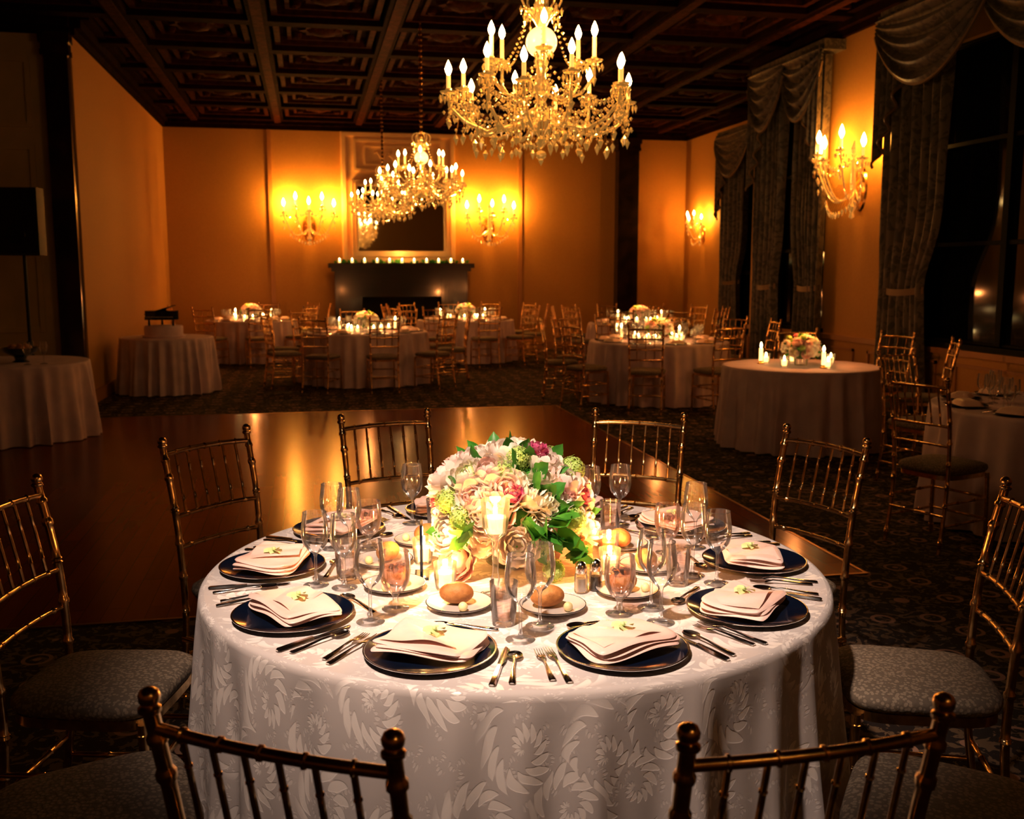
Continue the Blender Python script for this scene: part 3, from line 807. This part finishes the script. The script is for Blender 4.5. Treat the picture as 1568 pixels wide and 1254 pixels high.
def bouquet(seed, rad=(.215, .205, .165), cz=.180, big=.062, n=46, detail=True):
    rnd = random.Random(seed); mb = MB()
    mats = PET+[M_leaf, M_vib, M_glass]
    for i in range(n):
        z = 1-1.42*(i+.5)/n; a = i*2.39996+rnd.uniform(-.2, .2); r = sqrt(max(0, 1-z*z))
        d = Vector((r*cos(a), r*sin(a), z))
        c = Vector((d.x*rad[0], d.y*rad[1], cz+d.z*rad[2]))*rnd.uniform(.97, 1.04)
        q = rnd.random()
        nd = Vector((d.x/rad[0], d.y/rad[1], d.z/rad[2]+1.0)).normalized()
        if q < .44: peony(mb, c, nd, big*rnd.uniform(.9, 1.15), 1, rnd, rnd.choice([1, 0, 3]))
        elif q < .68: peony(mb, c, nd, big*rnd.uniform(.85, 1.05), 0, rnd, rnd.choice([1, 0]))
        elif q < .77: peony(mb, c, nd, big*rnd.uniform(.75, .95), 3, rnd)
        elif q < .81: peony(mb, c+nd*.015, nd, big*.5, 2, rnd)
        else: pompom(mb, c+nd*.01, big*.60, 6, rnd)
    for i in range(50 if detail else 20):
        z = rnd.uniform(-.5, 1); a = rnd.random()*6.28; r = sqrt(max(0, 1-z*z)); d = Vector((r*cos(a), r*sin(a), z))
        c = Vector((d.x*rad[0], d.y*rad[1], cz+d.z*rad[2]))*.93
        leaf(mb, c, (d+Vector((rnd.uniform(-.4, .4), rnd.uniform(-.4, .4), rnd.uniform(-.3, .3)))), big*1.35, big*.34, 5, rnd, 1)
    mb.sphere((0, 0, cz), rad[0]*.88, 16, 10, 5, sc3=(1, 1, rad[2]/rad[0]))
    return mb, mats
mbq, fm = bouquet(3)
rnd = random.Random(9)
mbq.lathe([(0, .002), (.07, .002), (.075, .006), (.08, .05), (.085, .10), (.083, .10), (.078, .05), (.07, .010), (0, .010)], 32, 7)
for k in range(14):
    a = k*.449; mbq.tube([(.05*cos(a), .05*sin(a), .01), (.03*cos(a+1), .03*sin(a+1), .10)], .004, 5, 5)
cx, cy = W(TC[0]-.015, TC[1]+.035)
def FR(x, y): return (x*CT+y*ST, -x*ST+y*CT)
for (x, y, z, R, mt, kind) in ((.09, -.17, .10, .037, 6, 'p'), (.125, -.195, .035, .032, 6, 'p'), (.18, -.14, .17, .038, 6, 'p'), (-.02, -.12, .30, .036, 6, 'p'), (-.11, -.10, .29, .034, 6, 'p'),
                            (.06, -.15, .25, .070, 3, 'f'), (-.06, -.18, .20, .072, 0, 'f'), (-.18, -.13, .13, .064, 1, 'f'), (-.155, -.16, .055, .058, 0, 'f'), (.16, -.08, .27, .062, 0, 'f'),
                            (-.01, -.04, .345, .070, 1, 'f'), (.23, -.05, .13, .055, 1, 'f'), (.21, -.10, .06, .045, 4, 'f'), (.02, -.21, .11, .060, 1, 'f'), (.08, -.04, .36, .032, 2, 'f'), (.01, -.20, .26, .028, 2, 'f')):
    X, Y = FR(x, y); c = Vector((X, Y, z)); d = Vector((X, Y, (z-.1)*.9+.08))
    if kind == 'p': pompom(mbq, c, R, mt, rnd)
    else: peony(mbq, c, d, R, mt, rnd, 1 if mt == 0 else mt)
for (x, y, z) in ((.10, -.22, .17), (.14, -.21, .14), (.07, -.22, .14), (.13, -.21, .20), (-.12, -.22, .14), (.18, -.19, .09), (.11, -.21, .12)):
    X, Y = FR(x, y)
    for q in range(3): leaf(mbq, Vector((X, Y, z))*.95, Vector((X+rnd.uniform(-.15, .15), Y+rnd.uniform(-.08, .08), rnd.uniform(-.05, .15))), .085, .03, 5, rnd, 1)
mbq.obj('floral_centerpiece', fm, (cx, cy, T_Z), 0, 70)

mb2, fm2 = bouquet(21, (.16, .16, .11), .16, .050, 24, False)
mb2.lathe([(0, .002), (.06, .002), (.07, .09), (0, .09)], 16, 7)
ME_bq2 = mb2.mesh('small_floral_centerpiece', fm2, 70)

# ------------------------------------------------------------------ background tables
def tableware(Rt, seed, nset=10):
    rnd = random.Random(seed); mb = MB()
    for k in range(nset):
        a = 2*pi*k/nset
        T = Matrix.Rotation(a, 4, 'Z') @ Matrix.Translation((0, -(Rt-.19), 0))
        mb.lathe([(0, .001), (.10, .001), (.14, .01), (.139, .013), (.1, .006), (0, .005)], 24, 0, T)
        def nap(u, v): return ((u-.5)*.2, (v-.5)*.15, .012+.04*min(1, 6*min(u, 1-u, v, 1-v)))
        mb.grid(nap, 8, 8, 1, T)
        for (da, dr, tall) in ((.3, .34, 1), (.22, .42, 0), (.38, .38, 1)):
            Tg = Matrix.Rotation(a+da, 4, 'Z') @ Matrix.Translation((0, -(Rt-dr), 0))
            if tall: mb.lathe([(0, 0), (.034, .002), (.004, .01), (.004, .09), (.033, .12), (.038, .15), (.033, .21)], 14, 2, Tg)
            else: mb.lathe([(0, 0), (.034, .002), (.007, .01), (.012, .045), (.037, .08), (.040, .13), (.037, .16)], 14, 2, Tg)
        for xx in (-.18, .18): strip(mb, [(xx, -.09, .002, .014, .003), (xx, .0, .004, .007, .003), (xx, .09, .003, .02, .002)], 3, T)
    return mb.mesh('table_setting_group', [M_black, M_napkin, M_glass, M_silver], 45)
ME_ware = tableware(.9, 3)
ME_tabs = {}
def bg_table(name, X, Y, R, chairs, seed, ware=True, nv=10, bouq=True, style=1, lampw=16, roff=.36):
    key = (round(R, 2), seed % 3)
    if key not in ME_tabs: ME_tabs[key] = table_mesh('round_table_cloth', R, M_cloth_bg, seed, n=320, amp=.065, kf=22, p=.55)
    x, y = W(X, Y); rnd = random.Random(seed)
    t = place(ME_tabs[key], name, (x, y, 0), rnd.random()*6)
    if ware: place(ME_ware, 'table_setting_group', (x, y, T_Z), rnd.random(), R/.9)
    if bouq: place(ME_bq2, 'small_floral_centerpiece', (x, y, T_Z), rnd.random()*6)
    for k in range(nv):
        a = 2*pi*k/nv+rnd.uniform(-.2, .2); rr = (.26 if k % 2 else .33)+.02*rnd.random()
        place(ME_vot, 'votive_candle', (x+rr*cos(a), y+rr*sin(a), T_Z), 0, 1.25)
    if lampw: light('table_candle_glow', 'POINT', (x+.0, y, T_Z+.42), lampw, (1, .36, .10), .03, t)
    for al in chairs:
        (px, py), rz = ring_pos(X, Y, R+roff, radians(al))
        place(ME_chair2 if style else ME_chair, 'dining_chair', (px, py, 0), rz+rnd.uniform(-.08, .08))
full = [-18, 18, -54, 54, -92, 92, -128, 128, 164, -164]
bg_table('round_dining_table', -2.15, 14.7, .90, [-20, 18, -58, 56, -95, 92, -130, 128, 164, -164], 31)
bg_table('round_dining_table', -.85, 18.3, .88, full, 32)
bg_table('round_dining_table', -4.75, 18.2, .80, [-20, 20, 60, 100, 140, -60, 180], 33)
bg_table('round_dining_table', 1.87, 12.7, .88, [-14, 24, -52, -88, -125, -160, 92, 128, 160], 34)
bg_table('round_dining_table', 2.2, 17.2, .88, full, 35)
bg_table('round_dining_table', 2.72, 9.35, .72, [75, 120, 165], 36, ware=False, nv=5, lampw=14)
bg_table('round_dining_table', 3.65, 6.45, .85, [-62, -155, 150], 37, nv=0, lampw=.5, style=0)
bg_table('round_side_table', -4.95, 9.75, .74, [], 38, ware=False, nv=0, bouq=False, lampw=0)
bg_table('round_side_table', -4.68, 13.5, .60, [], 39, ware=False, nv=0, bouq=False, lampw=0)
mb = MB()
mb.lathe([(0, 0), (.03, 0), (.035, .01), (.012, .02), (.014, .03), (.014, .035)], 16, 0)
mb.lathe([(.018, .03), (.018, .15), (0, .152)], 14, 1); mb.lathe([(0, .152), (.009, .163), (.012, .175), (.007, .194), (0, .21)], 10, 2)
ME_pil = mb.mesh('taper_candle', [M_brass, M_wax, M_flame], 45)
for (X, Y) in ((2.38, 9.5), (2.84, 9.05), (-2.55, 14.75), (-1.75, 14.95), (1.42, 12.95), (2.1, 12.50), (-.50, 18.5), (-1.3, 18.15), (1.85, 17.45), (2.6, 17.4), (-5.05, 18.25), (-4.4, 18.3)):
    x, y = W(X, Y); place(ME_pil, 'taper_candle', (x, y, T_Z), 0)
x, y = W(-4.68, 13.4)
mb = MB()
mb.lathe([(0, 0), (.27, 0), (.28, .02), (.27, .03), (.25, .03), (.25, .14), (.24, .155), (0, .156)], 32, 0)
mb.obj('iced_cake', [M_cloth_bg], (x, y, T_Z), 0)
mb = MB()
ol = [(-.2, -.12), (.2, -.12), (.2, .02), (.12, .08), (.06, .18), (-.05, .25), (-.16, .24), (-.2, .15)]
for (lx, ly) in ((-.16, -.09), (.16, -.09), (-.08, .18)): mb.lathe([(.016, 0), (.012, .08), (.018, .10)], 10, 0, Matrix.Translation((lx, ly, 0)))
mb.prism(ol, .08, .20, 0); mb.box(-.19, .19, -.17, -.12, .08, .115, 0); mb.box(-.17, .17, -.165, -.125, .115, .12, 1)
mb.prism(ol, 0, .008, 0, Matrix.Translation((-.02, 0, .205)) @ Matrix.Rotation(-.3, 4, 'Y'))
mb.obj('miniature_grand_piano', [M_black, M_china], (x, y, T_Z+.156), -TH)
x, y = W(-4.80, 9.7)
mb = MB(); mb.lathe([(0, 0), (.08, 0), (.05, .02), (.06, .05), (.15, .10), (.17, .14), (.16, .14), (.1, .07), (0, .05)], 24, 0)
for k in range(6): mb.sphere((.07*cos(k), .07*sin(k), .13), .045, 10, 6, 1)
mb.obj('footed_fruit_bowl', [M_black, M_bread], (x, y, T_Z), 0)
place(ME_wine, 'wine_glass', (x+.15, y-.35, T_Z)); place(ME_wine, 'wine_glass', (x+.28, y-.28, T_Z))
mb = MB()
ol = [(-.23, -.16), (.23, -.16), (.23, .04), (.13, .18), (-.13, .18), (-.23, .04)]
mb.prism(ol, 1.80, 2.52, 0); mb.box(-.21, .21, -.175, -.16, 1.83, 2.49, 1)
mb.lathe([(.10, 0), (.09, .012), (.03, .02), (0, .02)], 24, 2, Matrix.Translation((0, -.175, 2.02)) @ Matrix.Rotation(pi/2, 4, 'X'))
mb.tube([(0, 0, .35), (0, 0, 1.82)], .02, 10, 2); mb.lathe([(.035, .75), (.035, .85), (.03, .86)], 12, 2)
for k in range(3):
    a = 2*pi*k/3+.5; mb.tube([(0, 0, .75), (.42*cos(a), .42*sin(a), .02)], .012, 8, 2); mb.tube([(0, 0, .38), (.24*cos(a), .24*sin(a), .33)], .008, 6, 2)
mb.obj('loudspeaker', [M_spk, M_steel, M_steel], (-3.04, 11.9, 0), radians(-8))
mb = MB(); rnd = random.Random(4)
for k in range(90):
    c = Vector((.5+2.68*rnd.random(), B_BACK-.28+rnd.uniform(-.08, .1), 1.79))
    leaf(mb, c, (rnd.uniform(-1, 1), rnd.uniform(-1, .4), rnd.uniform(.2, 1)), .09, .03, 0, rnd)
mb.obj('mantel_greenery', [M_leaf])
for k in range(11):
    place(ME_vot, 'votive_candle', (.62+.244*k, B_BACK-.50-.03*(k % 2), 1.78), 0, 1.2)
light('mantel_candle_glow', 'POINT', (1.84, B_BACK-.5, 1.98), 9, (1, .5, .15), .04)

# ------------------------------------------------------------------ chandeliers
def candle_top(mb, x, y, z, h, s=1, b=1.3):
    T = Matrix.Translation((x, y, z))
    mb.lathe([(0, -.03*s), (.012*s, -.025*s), (.012*s, -.01*s), (.045*s, .0), (.052*s, .012*s), (.045*s, .010*s), (.018*s, .008*s), (.018*s, .03*s)], 14, 0, T)
    mb.lathe([(.0125*s, 0), (.0125*s, h), (0, h+.001)], 10, 2, T)
    mb.lathe([(.006*s, h), (.013*s*b, h+.018*s*b), (.016*s*b, h+.032*s*b), (.010*s*b, h+.055*s*b), (0, h+.078*s*b)], 10, 3, T)
def chandelier(name, X, Y, zb, S, power, nl=4, seed=1):
    mb = MB(); rnd = random.Random(seed)
    random.seed(seed)
    KZ = .86
    mb.lathe([(0, .10), (.02, .12), (.035, .15), (.02, .19), (.05, .23), (.11, .29), (.13, .33), (.10, .37), (.04, .40), (.028, .44), (.05, .50), (.062, .54), (.03, .60), (.028, .66), (.045, .72), (.03, .76)], 20, 0, wob=lambda a, z: 1+.07*cos(10*a))
    mb.sphere((0, 0, .855), .098, 24, 14, 4, sc3=(1, 1, 1.12))
    mb.lathe([(.04, .94), (.03, .96), (.05, 1.0), (.10, 1.05), (.11, 1.07), (.05, 1.08), (.025, 1.11), (.035, 1.14), (.015, 1.18)], 20, 0)
    for i in range(6):
        a = 2*pi*i/6; c, s_ = cos(a), sin(a)
        mb.tube([((.03+.10*sin(q*.45))*c, (.03+.10*sin(q*.45))*s_, 1.06+.16*(1-cos(q*.5))*.6) for q in range(8)], .007, 6, 0)
        mb.gem((.13*c, .13*s_, 1.08), .012, .04)
    zc = (ZC-zb)/S/KZ
    mb.tube([(0, 0, 1.1), (0, 0, zc-.02)], .012, 8, 1)
    k = 1.2
    while k < zc-.08:
        mb.sphere((0, 0, k), .026, 8, 5, 1, sc3=(1, 1, 1.5)); k += .085
    mb.lathe([(.02, zc-.10), (.05, zc-.07), (.08, zc-.02), (.085, zc)], 18, 1)
    tips = []
    n1 = 12
    for i in range(n1):
        a = 2*pi*i/n1+.13; c, s_ = cos(a), sin(a)
        R = .60 if i % 2 == 0 else .50; zt = .46 if i % 2 == 0 else .54
        P = [(.10, .34), (.22, .25), (.36, .21), (.50*R/.6, .27), (R-.01, .36), (R, zt-.03)]
        pts = []
        for q in range(16):
            t = q/15*5; j = min(int(t), 4); f = t-j; f2 = f*f*(3-2*f)*.5+f*.5
            pts.append(((P[j][0]*(1-f2)+P[j+1][0]*f2)*c, (P[j][0]*(1-f2)+P[j+1][0]*f2)*s_, P[j][1]*(1-f2)+P[j+1][1]*f2))
        mb.tube(pts, [.013-.004*q/15+(.004 if q % 2 else 0) for q in range(16)], 7, 0)
        candle_top(mb, R*c, R*s_, zt, .12, 1.05); tips.append((R*c, R*s_, zt))
        for q in range(10):
            aa = q*2*pi/10; mb.gem((R*c+.052*cos(aa), R*s_+.052*sin(aa), zt-.03), .010, .038)
        for q in range(8): mb.gem((R*c+rnd.uniform(-.03, .03), R*s_+rnd.uniform(-.03, .03), zt-.09-.03*q*.6), .012, .02)
        mb.gem((R*c, R*s_, zt-.20), .019, .05)
        for q in range(3, 14, 2): mb.gem((pts[q][0], pts[q][1], pts[q][2]-.05), .012, .035)
    n2 = 6
    for i in range(n2):
        a = 2*pi*i/n2+.35; c, s_ = cos(a), sin(a); R = .36 if i % 2 else .28; zt = .68 if i % 2 else .74
        P = [(.04, .50), (.14, .44), (.26*R/.34, .47), (R, .58), (R, zt-.03)]
        pts = []
        for q in range(13):
            t = q/12*4; j = min(int(t), 3); f = t-j
            pts.append(((P[j][0]*(1-f)+P[j+1][0]*f)*c, (P[j][0]*(1-f)+P[j+1][0]*f)*s_, P[j][1]*(1-f)+P[j+1][1]*f))
        mb.tube(pts, .010, 7, 0)
        candle_top(mb, R*c, R*s_, zt, .17, 1.05)
        for q in range(9):
            aa = q*2*pi/9; mb.gem((R*c+.052*cos(aa), R*s_+.052*sin(aa), zt-.035), .010, .032)
        mb.gem((R*c, R*s_, zt-.12), .017, .05)
        for q in range(18):
            f = q/17; rr = .10+(R-.10)*f; z = 1.04+(zt-1.04)*f-.14*sin(pi*f)
            mb.gem((rr*c, rr*s_, z), .011, .015)
        for q in range(18):
            f = q/17; rr = .06+(.50-.06)*f; z = .68+(.46-.68)*f-.14*sin(pi*f)
            mb.gem((rr*cos(a+.3), rr*sin(a+.3), z), .012, .018)
    for i in range(n1):
        x0, y0, z0 = tips[i]; x1, y1, z1 = tips[(i+1) % n1]
        for dd in (.10, .17):
            for q in range(1, 13):
                f = q/13; sg = dd*sin(pi*f)
                mb.gem((x0+(x1-x0)*f, y0+(y1-y0)*f, z0+(z1-z0)*f-.03-sg), .013, .019)
        for q in range(1, 13):
            f = q/13; a = 2*pi*i/n1+.13; rr = .13+(.42)*f
            mb.gem((rr*cos(a+.2), rr*sin(a+.2), .37+.08*f-.14*sin(pi*f)), .013, .019)
    for (rr, z, n, w, h) in ((.54, .17, 22, .017, .05), (.42, .11, 18, .019, .055), (.30, .12, 16, .018, .05), (.16, .17, 12, .016, .045), (.12, .30, 14, .014, .05), (.22, .26, 16, .014, .04), (.11, 1.0, 12, .010, .035)):
        for i in range(n):
            a = 2*pi*i/n+rr*9; zz = z+rnd.uniform(-.035, .035)
            mb.gem((rr*cos(a), rr*sin(a), zz), w, h)
            mb.tube([(rr*cos(a), rr*sin(a), zz+h*.5), (rr*cos(a)*.97, rr*sin(a)*.97, zz+.12)], .0025, 4, 1)
            mb.gem((rr*cos(a), rr*sin(a), zz+h*.6+.03), .010, .014)
    mb.sphere((0, 0, .06), .035, 12, 8, 0); mb.gem((0, 0, .02), .018, .04)
    mb.v = [(p[0], p[1], p[2]*KZ) for p in mb.v]
    x, y = W(X, Y)
    o = mb.obj(name, [M_crglow, M_brass, M_cand, M_bulb, M_globe], (x, y, zb), 0, 20, S)
    for i in range(nl):
        a = 2*pi*i/nl+.5
        light('chandelier_lamp', 'POINT', (x+.44*S*cos(a), y+.44*S*sin(a), zb+.74*S), power/nl, (1, .42, .11), .03, o)
    return o
chandelier('added_fill_chandelier', .19, 6.7, 2.33, 1.04, 42)
chandelier('added_fill_chandelier', -1.10, 12.4, 2.36, .86, 32, 3, 2)
chandelier('added_fill_chandelier', -2.02, 15.9, 2.36, .82, 28, 3, 3)
chandelier('added_fill_chandelier', 1.9, -1.3, 2.5, .95, 8, 3, 4)  # unseen, added behind the camera as dim fill light

# ------------------------------------------------------------------ sconces
def sconce_mesh():
    mb = MB(); random.seed(8)
    Rx = Matrix.Rotation(pi/2, 4, 'X')
    mb.lathe([(.12, 0), (.11, .02), (.06, .035), (.03, .06), (0, .07)], 18, 1, Matrix.Translation((0, 0, .28)) @ Matrix.Diagonal((1, 1, 1.9, 1)) @ Rx)
    arms = [(-.42, -.24, .52), (-.22, -.36, .62), (0, -.42, .54), (.22, -.36, .62), (.42, -.24, .52)]
    for (ax, ay, az) in arms:
        pts = []
        for q in range(13):
            f = q/12
            pts.append((ax*f**.8, -.06+(ay+.06)*f**.9, .28+(az-.32)*f**2.2-.16*sin(pi*f)))
        pts.append((ax, ay, az-.02))
        mb.tube(pts, .010, 7, 0)
        candle_top(mb, ax, ay, az, .12, 1.15, 1.5)
        for q in range(9):
            aa = q*2*pi/9; mb.gem((ax+.055*cos(aa), ay+.055*sin(aa), az-.04), .011, .035)
        mb.gem((ax, ay, az-.14), .018, .05); mb.gem((ax, ay, az-.24), .016, .05)
        for q in range(1, 12):
            f = q/12; mb.gem((ax*f, -.08+(ay+.08)*f, .66+(az-.66)*f-.15*sin(pi*f)), .013, .02)
    for k in range(14):
        f = k/13; mb.gem((-.32+.64*f, -.2-.08*sin(pi*f), .16-.14*sin(pi*f)), .017, .05)
        mb.tube([(-.32+.64*f, -.2-.08*sin(pi*f), .18-.14*sin(pi*f)), (-.2+.4*f, -.15, .33)], .002, 4, 1)
    mb.lathe([(0, -.02), (.03, .0), (.02, .05), (.045, .10), (.02, .16), (.03, .3), (.02, .6), (.04, .66), (.01, .74), (0, .76)], 14, 0, Matrix.Translation((0, -.09, 0)))
    return mb.mesh('wall_sconce', [M_crglow, M_brass, M_cand, M_bulb], 30)
ME_sc = sconce_mesh()
def sconce(x, y, z, rz, s, pw):
    o = place(ME_sc, 'wall_sconce', (x, y, z), rz, s)
    for sx in (-.36, .36):
        v = Matrix.Rotation(rz, 4, 'Z') @ Vector((sx*s, -.19*s, .70*s))
        light('sconce_lamp', 'POINT', (x+v.x, y+v.y, z+v.z), pw/2, (1, .44, .07), .03, o)
sconce(.06, B_BACK, 2.15, 0, 1.15, 135)
sconce(3.67, B_BACK, 2.15, 0, 1.15, 135)
sconce(A_RN, 10.72, 2.25, -pi/2, 1.15, 60)
sconce(A_RF, 19.45, 2.15, -pi/2, .8, 60)

# ------------------------------------------------------------------ ceiling spotlight washing the table
sx_, sy_ = W(-.85, .75)
mb = MB(); mb.lathe([(.0, .20), (.14, .20), (.145, .18), (.145, .0), (.135, 0), (.125, .10), (0, .11)], 24, 0); mb.tube([(0, 0, .2), (0, 0, .34)], .012, 8, 0)
sp = mb.obj('ceiling_spotlight', [M_steel], (sx_, sy_, ZC-.34), 0)
light('table_spot', 'SPOT', (sx_, sy_, ZC-.36), 1100, (1, .78, .64), .08, sp, target=(tx+.02, ty, .80), spot=36, blend=.9)

w = bpy.data.worlds.new('World'); sc.world = w; w.use_nodes = True
w.node_tree.nodes['Background'].inputs[0].default_value = (.02, .03, .06, 1); w.node_tree.nodes['Background'].inputs[1].default_value = .3

# ------------------------------------------------------------------ camera
cam = bpy.data.cameras.new('camera'); co = bpy.data.objects.new('camera', cam); sc.collection.objects.link(co)
cam.sensor_width = 36; cam.sensor_fit = 'HORIZONTAL'; cam.lens = 35
cam.clip_start = .05; cam.clip_end = 100
cam.dof.use_dof = True; cam.dof.focus_distance = 2.7; cam.dof.aperture_fstop = 5.6
co.location = (0, 0, 1.63); co.rotation_euler = (pi/2-radians(7.92), 0, -TH)
sc.camera = co
